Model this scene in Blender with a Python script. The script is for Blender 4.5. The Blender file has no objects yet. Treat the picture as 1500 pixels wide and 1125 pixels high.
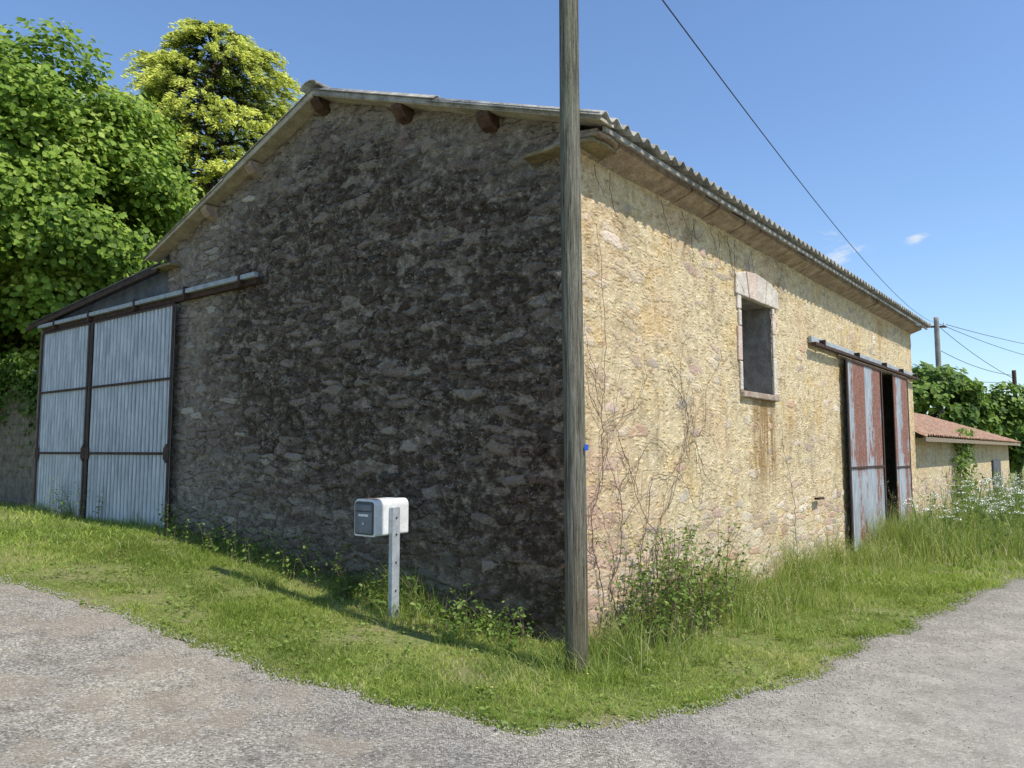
import bpy, math, random
import numpy as np
from mathutils import Vector, Matrix
rng=np.random.default_rng(7); random.seed(7)
scn=bpy.context.scene
RX,RY=0.6205,0.7842
LX,LY=-0.7842,0.6205
CX,CY=0.57,6.40
ANG=math.atan2(RY,RX)
def toab(x,y): return (x-CX)*RX+(y-CY)*RY,(x-CX)*LX+(y-CY)*LY
def toxy(a,b): return CX+a*RX+b*LX, CY+a*RY+b*LY
def zt(x,y):
    a,b=toab(np.asarray(x,float),np.asarray(y,float))
    z=np.interp(b,[-60,0.2,1.2,2,4.25,6.3,8,12,16,60],[0,0,.04,.11,.36,.54,.56,.6,.7,1.0])
    z=z+np.interp(a,[5,13,30,60],[0,-.12,-.4,-.8])
    return z

# ---------------------------------------------------------------- helpers
def link(o,parent=None):
    scn.collection.objects.link(o)
    if parent: o.parent=parent
    return o
def mesh_obj(name,verts,faces,mat=None,parent=None,cols=None,smooth=False):
    me=bpy.data.meshes.new(name)
    verts=np.asarray(verts,np.float32)
    if isinstance(faces,(list,)) and faces and isinstance(faces[0],np.ndarray) and faces[0].ndim==2:
        loops=np.concatenate([f.ravel() for f in faces]); tot=np.concatenate([np.full(len(f),f.shape[1]) for f in faces])
        me.vertices.add(len(verts)); me.vertices.foreach_set("co",verts.ravel())
        me.loops.add(len(loops)); me.loops.foreach_set("vertex_index",loops.astype(np.int32))
        st=np.concatenate([[0],np.cumsum(tot)[:-1]]).astype(np.int32)
        me.polygons.add(len(tot)); me.polygons.foreach_set("loop_start",st)
        me.update(calc_edges=True)
    else:
        me.from_pydata([tuple(map(float,v)) for v in verts],[],faces); me.update()
    if cols is not None:
        at=me.attributes.new("Col",'FLOAT','POINT'); at.data.foreach_set("value",np.asarray(cols,np.float32))
    if smooth: me.polygons.foreach_set("use_smooth",np.ones(len(me.polygons),bool))
    me.validate()
    o=bpy.data.objects.new(name,me)
    if mat: me.materials.append(mat)
    return link(o,parent)
def empty(name,loc=(0,0,0),rotz=0):
    e=bpy.data.objects.new(name,None); e.location=loc; e.rotation_euler=(0,0,rotz); e.empty_display_size=.2
    return link(e)
def box(name,x0,x1,y0,y1,z0,z1,mat,parent=None,bev=0.0):
    v=[(x0,y0,z0),(x1,y0,z0),(x1,y1,z0),(x0,y1,z0),(x0,y0,z1),(x1,y0,z1),(x1,y1,z1),(x0,y1,z1)]
    f=[(0,3,2,1),(4,5,6,7),(0,1,5,4),(1,2,6,5),(2,3,7,6),(3,0,4,7)]
    o=mesh_obj(name,v,f,mat,parent)
    if bev>0:
        m=o.modifiers.new("b",'BEVEL'); m.width=bev; m.segments=2
    return o
def grid_faces(nu,nv):
    i=np.arange(nu-1)[:,None]; j=np.arange(nv-1)[None,:]
    b=(i*nv+j).ravel()
    return np.stack([b,b+nv,b+nv+1,b+1],1)
def curve_obj(name,polys,rad,mat,parent=None):
    cu=bpy.data.curves.new(name,'CURVE'); cu.dimensions='3D'; cu.bevel_depth=rad; cu.bevel_resolution=1; cu.use_fill_caps=True
    for pl in polys:
        s=cu.splines.new('POLY'); s.points.add(len(pl)-1)
        for i,p in enumerate(pl):
            s.points[i].co=(p[0],p[1],p[2],1); s.points[i].radius=p[3] if len(p)>3 else 1
    cu.materials.append(mat)
    return link(bpy.data.objects.new(name,cu),parent)

# ---------------------------------------------------------------- node helper
class NT:
    def __init__(s,mat): s.t=mat.node_tree; s.n=s.t.nodes; s.l=s.t.links
    def set(s,sock,v):
        if isinstance(v,bpy.types.NodeSocket): s.l.new(v,sock)
        elif v is not None:
            if isinstance(v,(tuple,list)) and len(v)==3 and sock.type=='RGBA': v=(*v,1)
            sock.default_value=v
    def node(s,t,ins={},**p):
        n=s.n.new(t)
        for k,v in p.items(): setattr(n,k,v)
        for k,v in ins.items(): s.set(n.inputs[k],v)
        return n
    def m(s,op,a,b=None,c=None,clamp=False):
        n=s.node('ShaderNodeMath',operation=op); n.use_clamp=clamp
        s.set(n.inputs[0],a); s.set(n.inputs[1],b)
        if c is not None: s.set(n.inputs[2],c)
        return n.outputs[0]
    def vm(s,op,a,b=None):
        n=s.node('ShaderNodeVectorMath',operation=op); s.set(n.inputs[0],a); s.set(n.inputs[1],b); return n.outputs[0]
    def mix(s,f,a,b,mode='MIX'):
        n=s.node('ShaderNodeMix',data_type='RGBA',blend_type=mode)
        s.set(n.inputs[0],f); s.set(n.inputs[6],a); s.set(n.inputs[7],b); return n.outputs[2]
    def noise(s,v,sc,d=4,r=.55,color=False):
        n=s.node('ShaderNodeTexNoise',{'Vector':v,'Scale':sc,'Detail':d,'Roughness':r}); return n.outputs[1 if color else 0]
    def ss(s,x,a,b,lo=0.,hi=1.):
        n=s.node('ShaderNodeMapRange',{'Value':x,'From Min':a,'From Max':b,'To Min':lo,'To Max':hi},interpolation_type='SMOOTHSTEP'); return n.outputs[0]
    def ramp(s,f,stops,interp='LINEAR'):
        n=s.node('ShaderNodeValToRGB',{'Fac':f}); cr=n.color_ramp; cr.interpolation=interp
        while len(cr.elements)<len(stops): cr.elements.new(.5)
        for e,(p,c) in zip(cr.elements,stops): e.position=p; e.color=(*c,1)
        return n.outputs[0]
    def comb(s,x,y,z):
        n=s.node('ShaderNodeCombineXYZ'); s.set(n.inputs[0],x); s.set(n.inputs[1],y); s.set(n.inputs[2],z); return n.outputs[0]
    def bump(s,h,d,st=1.0):
        return s.node('ShaderNodeBump',{'Height':h,'Distance':d,'Strength':st}).outputs[0]
def newmat(name):
    m=bpy.data.materials.new(name); m.use_nodes=True
    nt=NT(m); b=nt.n['Principled BSDF']; b.inputs['Roughness'].default_value=.9
    b.inputs['Specular IOR Level'].default_value=.25
    return m,nt,b
def simple(name,c1,c2,scale=8,rough=.85,bump=.004,stretch=(1,1,1),metal=0,spec=.25):
    m,t,b=newmat(name)
    co=t.node('ShaderNodeTexCoord').outputs['Object']
    co=t.vm('MULTIPLY',co,stretch)
    n1=t.noise(co,scale,5,.65); n2=t.noise(co,scale*7,3,.6)
    f=t.m('ADD',t.m('MULTIPLY',n1,.65),t.m('MULTIPLY',n2,.35))
    f=t.ss(f,.35,.65)
    t.set(b.inputs['Base Color'],t.mix(f,c1,c2)); b.inputs['Roughness'].default_value=rough
    b.inputs['Metallic'].default_value=metal; b.inputs['Specular IOR Level'].default_value=spec
    t.set(b.inputs['Normal'],t.bump(f,bump))
    return m

# ---------------------------------------------------------------- stone wall material
def stone_mat(name,kind):
    m,t,b=newmat(name); b.inputs['Specular IOR Level'].default_value=.1
    sp=t.node('ShaderNodeSeparateXYZ',{0:t.node('ShaderNodeTexCoord').outputs['Object']})
    X,Y,Z=sp.outputs
    U=t.m('ADD',X,Y)
    P=t.comb(U,Z,0.)
    d1=t.vm('MULTIPLY',t.vm('SUBTRACT',t.noise(P,1.9,2,.5,True),(.5,.5,.5)),(.34,.14,0))
    d2=t.vm('MULTIPLY',t.vm('SUBTRACT',t.noise(P,9,2,.6,True),(.5,.5,.5)),(.12,.06,0))
    W=t.vm('ADD',t.vm('ADD',P,d1),d2)
    V1=t.vm('MULTIPLY',W,(3.8,11.5,0) if kind=='gable' else (3.5,10.5,0))
    e1=t.node('ShaderNodeTexVoronoi',{'Vector':V1,'Scale':1.},voronoi_dimensions='2D',feature='DISTANCE_TO_EDGE').outputs[0]
    vc=t.node('ShaderNodeTexVoronoi',{'Vector':V1,'Scale':1.},voronoi_dimensions='2D').outputs['Color']
    cs=t.node('ShaderNodeSeparateColor',{0:vc}).outputs
    V2=t.vm('MULTIPLY',W,(11,26,0))
    n2v=t.node('ShaderNodeTexVoronoi',{'Vector':V2,'Scale':1.},voronoi_dimensions='2D')
    e2=n2v.outputs['Distance']; cs2=t.node('ShaderNodeSeparateColor',{0:n2v.outputs['Color']}).outputs
    fine=t.noise(P,42,5,.72); med=t.noise(P,9,5,.7); big=t.noise(P,.8,4,.6); mid=t.noise(P,2.6,4,.65)
    edge=t.m('ADD',t.m('ADD',e1,t.m('MULTIPLY',t.m('SUBTRACT',fine,.5),.14)),t.m('MULTIPLY',t.m('SUBTRACT',med,.5),.20 if kind=='gable' else .28))
    s1=t.ss(edge,.02,.12 if kind=='gable' else .16)
    if kind=='gable':
        ex=t.ss(t.m('ADD',cs[1],t.m('MULTIPLY',t.m('SUBTRACT',mid,.5),1.4)),.34,.52)
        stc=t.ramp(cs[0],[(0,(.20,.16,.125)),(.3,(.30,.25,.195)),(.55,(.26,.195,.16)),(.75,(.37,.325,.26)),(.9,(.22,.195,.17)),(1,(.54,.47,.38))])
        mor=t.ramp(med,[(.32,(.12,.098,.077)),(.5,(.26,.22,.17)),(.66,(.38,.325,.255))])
    else:
        low=t.ss(Z,1.15,.65)
        ex=t.ss(t.m('ADD',t.m('ADD',cs[1],t.m('MULTIPLY',low,.7)),t.m('MULTIPLY',t.m('SUBTRACT',mid,.5),1.9)),.76,.96)
        stc=t.ramp(cs[0],[(0,(.54,.44,.29)),(.25,(.64,.54,.38)),(.42,(.46,.36,.26)),(.6,(.68,.59,.45)),(.74,(.40,.34,.27)),(.86,(.54,.38,.30)),(1,(.74,.66,.54))])
        mor=t.ramp(med,[(.30,(.35,.27,.155)),(.44,(.55,.445,.27)),(.57,(.65,.54,.345)),(.72,(.75,.65,.46))])
    mk=t.m('MULTIPLY',s1,ex)
    small=t.m('MULTIPLY',t.ss(e2,.42,.22),t.ss(cs2[1],.55,.65))
    smallmk=t.m('MULTIPLY',small,t.m('SUBTRACT',1.,mk))
    col=t.mix(mk,mor,stc)
    smc=t.ramp(cs2[0],[(0,(.5,.43,.36)),(.5,(1.,.94,.86)),(1,(1.5,1.4,1.26))])
    col=t.mix(t.m('MULTIPLY',smallmk,.8 if kind=='gable' else .6),col,t.mix(1.,col,smc,'MULTIPLY'))
    col=t.mix(1.,col,t.ramp(fine,[(.25,(.45,.42,.4)),(.5,(1,1,1)),(.75,(1.4,1.4,1.38))]) if kind=='gable' else t.ramp(fine,[(.25,(.52,.48,.44)),(.5,(1,1,1)),(.75,(1.24,1.24,1.24))]),'MULTIPLY')
    cre=t.m('MULTIPLY',t.ss(edge,.07,.0),t.ss(mid,.45,.6))
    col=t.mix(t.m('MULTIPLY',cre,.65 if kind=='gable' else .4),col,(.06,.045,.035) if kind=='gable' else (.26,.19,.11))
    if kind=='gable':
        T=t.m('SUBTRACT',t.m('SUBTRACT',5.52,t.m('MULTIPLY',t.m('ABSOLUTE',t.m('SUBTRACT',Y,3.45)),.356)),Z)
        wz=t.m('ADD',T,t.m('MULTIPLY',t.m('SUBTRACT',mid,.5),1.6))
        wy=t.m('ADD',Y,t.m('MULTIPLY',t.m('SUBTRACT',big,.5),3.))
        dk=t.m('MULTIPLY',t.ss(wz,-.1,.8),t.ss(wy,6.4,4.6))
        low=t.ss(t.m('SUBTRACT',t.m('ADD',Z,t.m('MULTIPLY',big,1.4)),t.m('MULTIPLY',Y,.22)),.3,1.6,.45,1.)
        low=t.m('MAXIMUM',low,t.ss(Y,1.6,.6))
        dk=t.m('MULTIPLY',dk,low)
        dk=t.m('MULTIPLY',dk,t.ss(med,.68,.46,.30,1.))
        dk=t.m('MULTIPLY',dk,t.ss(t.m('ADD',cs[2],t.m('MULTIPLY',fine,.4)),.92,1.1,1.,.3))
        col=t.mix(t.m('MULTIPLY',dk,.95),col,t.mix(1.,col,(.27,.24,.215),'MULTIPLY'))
        lich=t.m('MULTIPLY',t.ss(t.noise(P,24,3,.75),.56,.65),t.ss(mid,.40,.58))
        col=t.mix(t.m('MULTIPLY',lich,.65),col,(.40,.365,.31))
        col=t.mix(t.m('MULTIPLY',t.ss(Z,.9,.1),.35),col,(.09,.085,.045))
        cn=t.m('MULTIPLY',t.ss(Y,1.6,.2),t.ss(Z,2.8,1.2))
        col=t.mix(t.m('MULTIPLY',cn,.6),col,t.mix(1.,col,(1.0,.78,.70),'MULTIPLY'))
    else:
        pk=t.m('MULTIPLY',t.ss(t.m('ADD',big,t.ss(X,2.2,.3,0.,.12)),.50,.64),.38)
        col=t.mix(pk,col,t.mix(1.,col,(.95,.80,.74),'MULTIPLY'))
        st=t.m('MULTIPLY',t.m('MULTIPLY',t.ss(X,3.75,3.95),t.ss(X,4.75,4.45)),t.m('MULTIPLY',t.ss(Z,2.35,2.2),t.ss(Z,.9,1.5)))
        stn=t.noise(t.vm('MULTIPLY',P,(9,.8,1)),1.3,4,.7)
        st=t.m('MULTIPLY',st,t.ss(stn,.36,.55))
        col=t.mix(t.m('MULTIPLY',st,.85),col,(.24,.14,.05))
        col=t.mix(t.m('MULTIPLY',t.ss(stn,.54,.70),.35),col,t.mix(1.,col,(.64,.58,.50),'MULTIPLY'))
        gy=t.m('MULTIPLY',t.ss(t.noise(t.vm('MULTIPLY',P,(1,.5,1)),1.7,5,.75),.50,.66),.7)
        col=t.mix(gy,col,t.mix(1.,col,(.62,.60,.58),'MULTIPLY'))
        och=t.m('MULTIPLY',t.ss(t.noise(P,1.1,5,.75),.50,.64),.45)
        col=t.mix(och,col,t.mix(1.,col,(1.0,.84,.54),'MULTIPLY'))
        q=t.m('MULTIPLY',t.m('MULTIPLY',t.ss(X,.75,.45),t.ss(Z,2.0,1.2)),t.ss(cs[2],.4,.5))
        col=t.mix(t.m('MULTIPLY',q,.6),col,(.46,.29,.23))
        rs=t.m('MULTIPLY',t.ss(cs[2],.93,.95),mk)
        col=t.mix(t.m('MULTIPLY',rs,.5),col,(.50,.27,.18))
    t.set(b.inputs['Base Color'],col)
    g_=kind=='gable'
    h=t.m('MULTIPLY',t.m('MULTIPLY',mk,t.ss(e1,.0,.3,.6,1.)),t.m('ADD',.4 if g_ else .22,t.m('MULTIPLY',cs[2],.5 if g_ else .35)))
    h=t.m('ADD',h,t.m('MULTIPLY',smallmk,.30))
    h=t.m('ADD',h,t.m('MULTIPLY',med,1.2 if g_ else 1.05))
    h=t.m('ADD',h,t.m('MULTIPLY',fine,.7 if g_ else .55))
    h=t.m('ADD',h,t.m('MULTIPLY',mid,.8))
    dn=t.node('ShaderNodeDisplacement',{'Height':h,'Midlevel':1.6,'Scale':.034 if g_ else .025})
    t.l.new(dn.outputs[0],t.n['Material Output'].inputs['Displacement'])
    m.displacement_method='BOTH'
    return m
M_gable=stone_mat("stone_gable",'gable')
M_side=stone_mat("stone_side",'side')

# other materials
M_fib=simple("fibre_cement",(.15,.14,.12),(.44,.42,.37),5,.95,.006)
M_wood=simple("weathered_wood",(.16,.12,.08),(.42,.34,.24),6,.85,.006,(1,1,8))
M_verge=simple("verge_board",(.28,.24,.17),(.50,.44,.33),5,.85,.004)
M_dkwood=simple("dark_wood",(.05,.03,.02),(.14,.08,.05),9,.85,.01)
M_slab=simple("eave_slab",(.26,.19,.14),(.50,.40,.31),7,.9,.012)
M_lich=simple("lichen_slab",(.16,.13,.07),(.34,.27,.15),9,.9,.01)
M_lintel=simple("cut_stone",(.46,.40,.33),(.68,.61,.52),6,.85,.008)
M_lintelp=simple("cut_stone_pink",(.50,.36,.29),(.66,.54,.45),6,.85,.008)
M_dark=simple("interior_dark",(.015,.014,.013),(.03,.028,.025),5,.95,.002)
M_reveal=simple("reveal_mortar",(.20,.18,.16),(.36,.33,.29),7,.95,.01)
M_frame=simple("rusty_frame",(.035,.024,.020),(.09,.05,.035),10,.8,.003)
M_steel=simple("galvanised_steel",(.36,.39,.41),(.55,.58,.60),14,.5,.001,(1,1,1),.35,.5)
M_track=simple("track_paint",(.24,.27,.28),(.42,.45,.46),8,.7,.003)
M_dkpanel=simple("dark_sheet",(.06,.065,.07),(.13,.135,.14),4,.7,.002)
M_block=simple("concrete_block",(.13,.105,.08),(.26,.22,.17),6,.95,.01)
M_bark=simple("bark",(.05,.035,.025),(.14,.10,.07),6,.95,.03,(1,1,.3))
M_twig=simple("dry_twig",(.09,.06,.045),(.24,.17,.13),20,.9,.0)
M_wire=simple("wire",(.02,.02,.02),(.04,.04,.04),5,.6,0)
M_conc=simple("pole_concrete",(.22,.20,.18),(.34,.31,.28),5,.9,.004)
M_white=simple("white_plastic",(.60,.60,.58),(.80,.80,.78),7,.45,.0008,spec=.5)
M_grey=simple("grey_plastic",(.07,.075,.08),(.10,.105,.11),7,.5,.0005)
M_dgrey=simple("grey_door",(.13,.14,.15),(.19,.20,.21),7,.5,.0005)
M_redrust=simple("red_rust",(.3,.07,.03),(.6,.5,.45),14,.8,.001)
M_blue=simple("blue_tag",(.01,.08,.5),(.02,.12,.6),7,.5,0)

def zinc_mat(name,r0,r1,c1=(.20,.22,.24),c2=(.46,.50,.54),sheet=None,rib=None):
    m,t,b=newmat(name)
    co=t.node('ShaderNodeTexCoord').outputs['Object']
    sp=t.node('ShaderNodeSeparateXYZ',{0:co}).outputs
    n1=t.noise(co,1.1,5,.7); n2=t.noise(t.vm('MULTIPLY',co,(9,9,.9)),2.,5,.75); n3=t.noise(co,30,3,.6)
    col=t.mix(t.ss(n2,.3,.7),c1,c2)
    if rib:  # shade painted into the grooves so the corrugated ribs show as stripes
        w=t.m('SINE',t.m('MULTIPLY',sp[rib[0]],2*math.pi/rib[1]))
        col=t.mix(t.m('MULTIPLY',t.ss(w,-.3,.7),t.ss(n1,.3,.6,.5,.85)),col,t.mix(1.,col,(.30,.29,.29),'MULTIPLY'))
    v=t.m('ADD',t.m('MULTIPLY',n1,.45),t.m('MULTIPLY',n2,.55))
    if sheet:
        k=t.m('FRACT',t.m('DIVIDE',t.m('SUBTRACT',sp[0],7.6),1.16))
        v=t.m('ADD',v,t.m('MULTIPLY',t.m('SUBTRACT',t.ss(k,.15,.6),.5),.14))
        v=t.m('ADD',v,t.ss(sp[2],1.1,1.6,-.05,.03))
    rf=t.ss(v,r0,r1)
    rc=t.ramp(n3,[(.3,(.13,.040,.025)),(.55,(.26,.10,.055)),(.75,(.38,.20,.13))])
    col=t.mix(t.m('MULTIPLY',rf,.88),col,rc)
    t.set(b.inputs['Base Color'],col)
    t.set(b.inputs['Roughness'],t.ss(rf,0.,1.,.55,.9)); t.set(b.inputs['Metallic'],t.ss(rf,0.,1.,.15,0.))
    t.set(b.inputs['Normal'],t.bump(n2,.003))
    return m
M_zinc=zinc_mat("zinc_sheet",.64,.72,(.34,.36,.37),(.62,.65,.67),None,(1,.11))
M_zincr=zinc_mat("zinc_sheet_rusty",.49,.55,(.28,.31,.33),(.52,.55,.57),True,(0,.09))

def tile_mat():
    m,t,b=newmat("old_tiles")
    co=t.node('ShaderNodeTexCoord').outputs['Object']
    n1=t.noise(co,2.2,5,.7); n2=t.noise(co,11,4,.7)
    c=t.ramp(n2,[(.3,(.12,.07,.05)),(.5,(.36,.20,.125)),(.7,(.54,.37,.26))])
    c=t.mix(t.ss(n1,.48,.64,0.,.65),c,(.30,.24,.17))
    t.set(b.inputs['Base Color'],c); t.set(b.inputs['Normal'],t.bump(n2,.05))
    return m
M_tile=tile_mat()

def leaf_mat(name,stops,trans=.35,rough=.55,spec=.2):
    m,t,b=newmat(name)
    a=t.node('ShaderNodeAttribute',attribute_name="Col").outputs['Fac']
    c=t.ramp(a,stops)
    t.set(b.inputs['Base Color'],c); b.inputs['Roughness'].default_value=rough; b.inputs['Specular IOR Level'].default_value=spec
    tr=t.node('ShaderNodeBsdfTranslucent'); t.set(tr.inputs[0],t.mix(1.,c,(1.3,1.3,.75),'MULTIPLY'))
    mx=t.node('ShaderNodeMixShader'); mx.inputs[0].default_value=trans
    t.l.new(b.outputs[0],mx.inputs[1]); t.l.new(tr.outputs[0],mx.inputs[2]); t.l.new(mx.outputs[0],t.n['Material Output'].inputs[0])
    return m
M_lawn=leaf_mat("lawn_grass",[(0,(.16,.22,.035)),(.4,(.31,.40,.075)),(.75,(.43,.48,.13)),(1,(.62,.54,.30))],.38)
M_tall=leaf_mat("tall_grass",[(0,(.12,.18,.035)),(.45,(.26,.34,.075)),(.8,(.38,.42,.13)),(1,(.60,.52,.32))],.38)
M_weed=leaf_mat("weed_leaves",[(0,(.06,.11,.02)),(.6,(.17,.26,.05)),(1,(.28,.35,.09))],.35)
M_linden=leaf_mat("linden_leaves",[(0,(.065,.12,.014)),(.5,(.21,.32,.04)),(.85,(.33,.43,.07)),(1,(.44,.52,.13))],.36)
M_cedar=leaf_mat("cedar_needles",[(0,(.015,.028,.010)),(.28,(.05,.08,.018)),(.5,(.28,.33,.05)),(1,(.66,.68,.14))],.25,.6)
M_hedge=leaf_mat("hedge_leaves",[(0,(.04,.08,.015)),(.6,(.15,.24,.04)),(1,(.24,.33,.07))],.35)
M_flower=simple("white_flower",(.7,.7,.6),(.85,.85,.78),10,.8,0)

# ---------------------------------------------------------------- ground
EDGE=np.array([(-60,34),(-40,24.5),(-20,14.7),(-9,9.3),(-4.77,7.29),(-3.6,6.69),(-2.3,5.91),(-1.24,5.33),(-.6,4.93),(-.2,4.66),(.02,4.54),(.3,4.56),(.65,4.63),(1.25,4.88),(2.03,5.5),(3.15,6.63),(4.54,8.04),(6.51,9.96),(8.7,12.4),(14,19),(30,39.2),(60,77)],float)
def resample(P,step):
    out=[P[0]]
    for p,q in zip(P[:-1],P[1:]):
        n=max(1,int(np.linalg.norm(q-p)/step(p)))
        for k in range(1,n+1): out.append(p+(q-p)*k/n)
    return np.array(out)
ed=resample(EDGE,lambda p:.03 if np.hypot(*p)<13 else .4)
k=np.ones(7)/7
sm=np.stack([np.convolve(np.pad(ed[:,i],3,'edge'),k,'valid') for i in range(2)],1)
near=np.exp(-np.hypot(sm[:,0],sm[:,1]-5)/20)
jn=np.convolve(rng.normal(size=len(sm)+3),np.ones(4)/4,'valid')*.05+np.convolve(rng.normal(size=len(sm)+18),np.ones(19)/19,'valid')*.18
tan=np.gradient(sm,axis=0); tan/=np.linalg.norm(tan,axis=1)[:,None]+1e-9
nrm=np.stack([tan[:,1],-tan[:,0]],1)
sm=sm+nrm*(jn*near)[:,None]
EDG=sm
w_=np.clip((sm[:,0]+1.2)/3.0,0,1)
ang=np.interp(w_,[0,1],[math.radians(240),math.radians(322)])
outer=sm+np.stack([np.cos(ang),np.sin(ang)],1)*7.5
rows=40
tt=(np.linspace(0,1,rows)**1.5)
RV=sm[:,None,:]*(1-tt)[None,:,None]+outer[:,None,:]*tt[None,:,None]
rz=zt(RV[...,0],RV[...,1])+.008
rz[:,0]-=.012
roadv=np.concatenate([RV,rz[...,None]],2).reshape(-1,3)
roadpoly=np.concatenate([sm[::6],outer[::-6]])
def inpoly(x,y,P):
    x=np.asarray(x);y=np.asarray(y);c=np.zeros(x.shape,bool)
    j=len(P)-1
    for i in range(len(P)):
        xi,yi=P[i];xj,yj=P[j]
        if yi!=yj:
            c^=((yi>y)!=(yj>y))&(x<(xj-xi)*(y-yi)/(yj-yi)+xi)
        j=i
    return c
def road_mat():
    m,t,b=newmat("worn_asphalt")
    co=t.node('ShaderNodeTexCoord').outputs['Object']
    sp=t.node('ShaderNodeSeparateXYZ',{0:co}).outputs
    v=t.node('ShaderNodeTexVoronoi',{'Vector':co,'Scale':80.}); vd=v.outputs[0]; vc=t.node('ShaderNodeSeparateColor',{0:v.outputs['Color']}).outputs[0]
    n0=t.noise(co,.7,4,.6); n1=t.noise(co,3.5,6,.75); n2=t.noise(co,40,4,.7)
    c=t.ramp(vc,[(0,(.14,.13,.108)),(.4,(.26,.24,.20)),(.8,(.36,.335,.285)),(1,(.52,.49,.43))])
    c=t.mix(1.,c,t.ramp(n1,[(.3,(.66,.64,.62)),(.5,(1,1,1)),(.7,(1.22,1.21,1.17))]),'MULTIPLY')
    c=t.mix(1.,c,t.ramp(n0,[(.35,(.78,.78,.80)),(.6,(1.14,1.11,1.05))]),'MULTIPLY')
    c=t.mix(t.m('MULTIPLY',t.ss(n2,.38,.28),.75),c,(.07,.065,.055))
    lane=t.ss(t.m('ADD',sp[0],t.m('MULTIPLY',t.m('SUBTRACT',n1,.5),2.)),.3,1.8)
    c=t.mix(t.m('MULTIPLY',lane,.6),c,t.mix(t.ss(n1,.35,.65),(.27,.245,.20),(.37,.34,.28)))
    br=t.m('MULTIPLY',t.ss(sp[0],.6,-1.2),t.ss(t.noise(co,1.3,5,.7),.46,.60))
    c=t.mix(t.m('MULTIPLY',br,.5),c,(.32,.26,.185))
    cr=t.m('MULTIPLY',t.ss(t.m('ABSOLUTE',t.m('SUBTRACT',t.noise(co,1.6,6,.6),.5)),.005,.0),t.ss(n0,.52,.6))
    c=t.mix(t.m('MULTIPLY',cr,.6),c,(.07,.065,.055))
    t.set(b.inputs['Base Color'],c)
    t.set(b.inputs['Normal'],t.bump(t.m('ADD',t.m('MULTIPLY',vd,-.6),t.m('MULTIPLY',n2,.5)),t.ss(lane,0.,1.,.015,.006),.9))
    return m
road=mesh_obj("road",roadv,[grid_faces(len(sm),rows)],road_mat(),smooth=True)

def ground_mat():
    m,t,b=newmat("turf_soil")
    co=t.node('ShaderNodeTexCoord').outputs['Object']
    n1=t.noise(co,1.2,5,.65); n2=t.noise(co,22,5,.7)
    c=t.ramp(n2,[(.3,(.09,.10,.03)),(.5,(.19,.22,.06)),(.72,(.30,.30,.12))])
    c=t.mix(t.ss(n1,.5,.66,0.,.6),c,(.29,.23,.14))
    t.set(b.inputs['Base Color'],c); t.set(b.inputs['Normal'],t.bump(n2,.03))
    return m
M_ground=ground_mat()
def axis(lo,hi,fl,fh,st):
    a=list(np.arange(fl,fh+1e-6,st)); s=st; x=fh
    while x<hi: s*=1.25; x+=s; a.append(x)
    s=st; x=fl; pre=[]
    while x>lo: s*=1.25; x-=s; pre.append(x)
    return np.array(pre[::-1]+a)
gx=axis(-900,900,-12,12,.12); gy=axis(-300,1500,3,19,.12)
GX,GY=np.meshgrid(gx,gy,indexing='ij')
inr=inpoly(GX,GY,roadpoly)
ir=inr.astype(float)
er=ir.copy()
er[1:-1,1:-1]=np.minimum.reduce([ir[1:-1,1:-1],ir[2:,1:-1],ir[:-2,1:-1],ir[1:-1,2:],ir[1:-1,:-2]])
GZ=zt(GX,GY)-.06*er+ (1-ir)*(np.sin(GX*2.1+1)*np.sin(GY*1.7)*.012-.004)
ground=mesh_obj("ground",np.stack([GX,GY,GZ],2).reshape(-1,3),[grid_faces(len(gx),len(gy))],M_ground,smooth=True)

def stones(n):
    i=rng.integers(0,len(EDG),n*3)
    ok=np.hypot(EDG[i,0],EDG[i,1])<12; i=i[ok][:n]
    off=rng.exponential(.30,len(i))-.07
    p=EDG[i]+nrm[i]*off[:,None]+rng.normal(size=(len(i),2))*.03
    s=rng.uniform(.003,.010,len(i))
    base=np.array([(1,0,0),(0,1,0),(-1,0,0),(0,-1,0),(0,0,.9),(0,0,-.5)],float)
    rot=rng.uniform(0,6.28,len(i))
    B=base[None]*s[:,None,None]*rng.uniform(.6,1.3,(len(i),6,1))
    x=B[...,0]*np.cos(rot)[:,None]-B[...,1]*np.sin(rot)[:,None]; y=B[...,0]*np.sin(rot)[:,None]+B[...,1]*np.cos(rot)[:,None]
    z=zt(p[:,0],p[:,1])[:,None]+.009+B[...,2]
    v=np.stack([x+p[:,:1],y+p[:,1:],z],2).reshape(-1,3)
    f=np.array([(0,1,4),(1,2,4),(2,3,4),(3,0,4),(1,0,5),(2,1,5),(3,2,5),(0,3,5)])
    F=(np.arange(len(i))[:,None,None]*6+f[None]).reshape(-1,3)
    return v,F
v,F=stones(20000)
mesh_obj("gravel",v,[F],simple("gravel_stone",(.25,.225,.18),(.50,.46,.39),60,.9,0))

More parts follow.
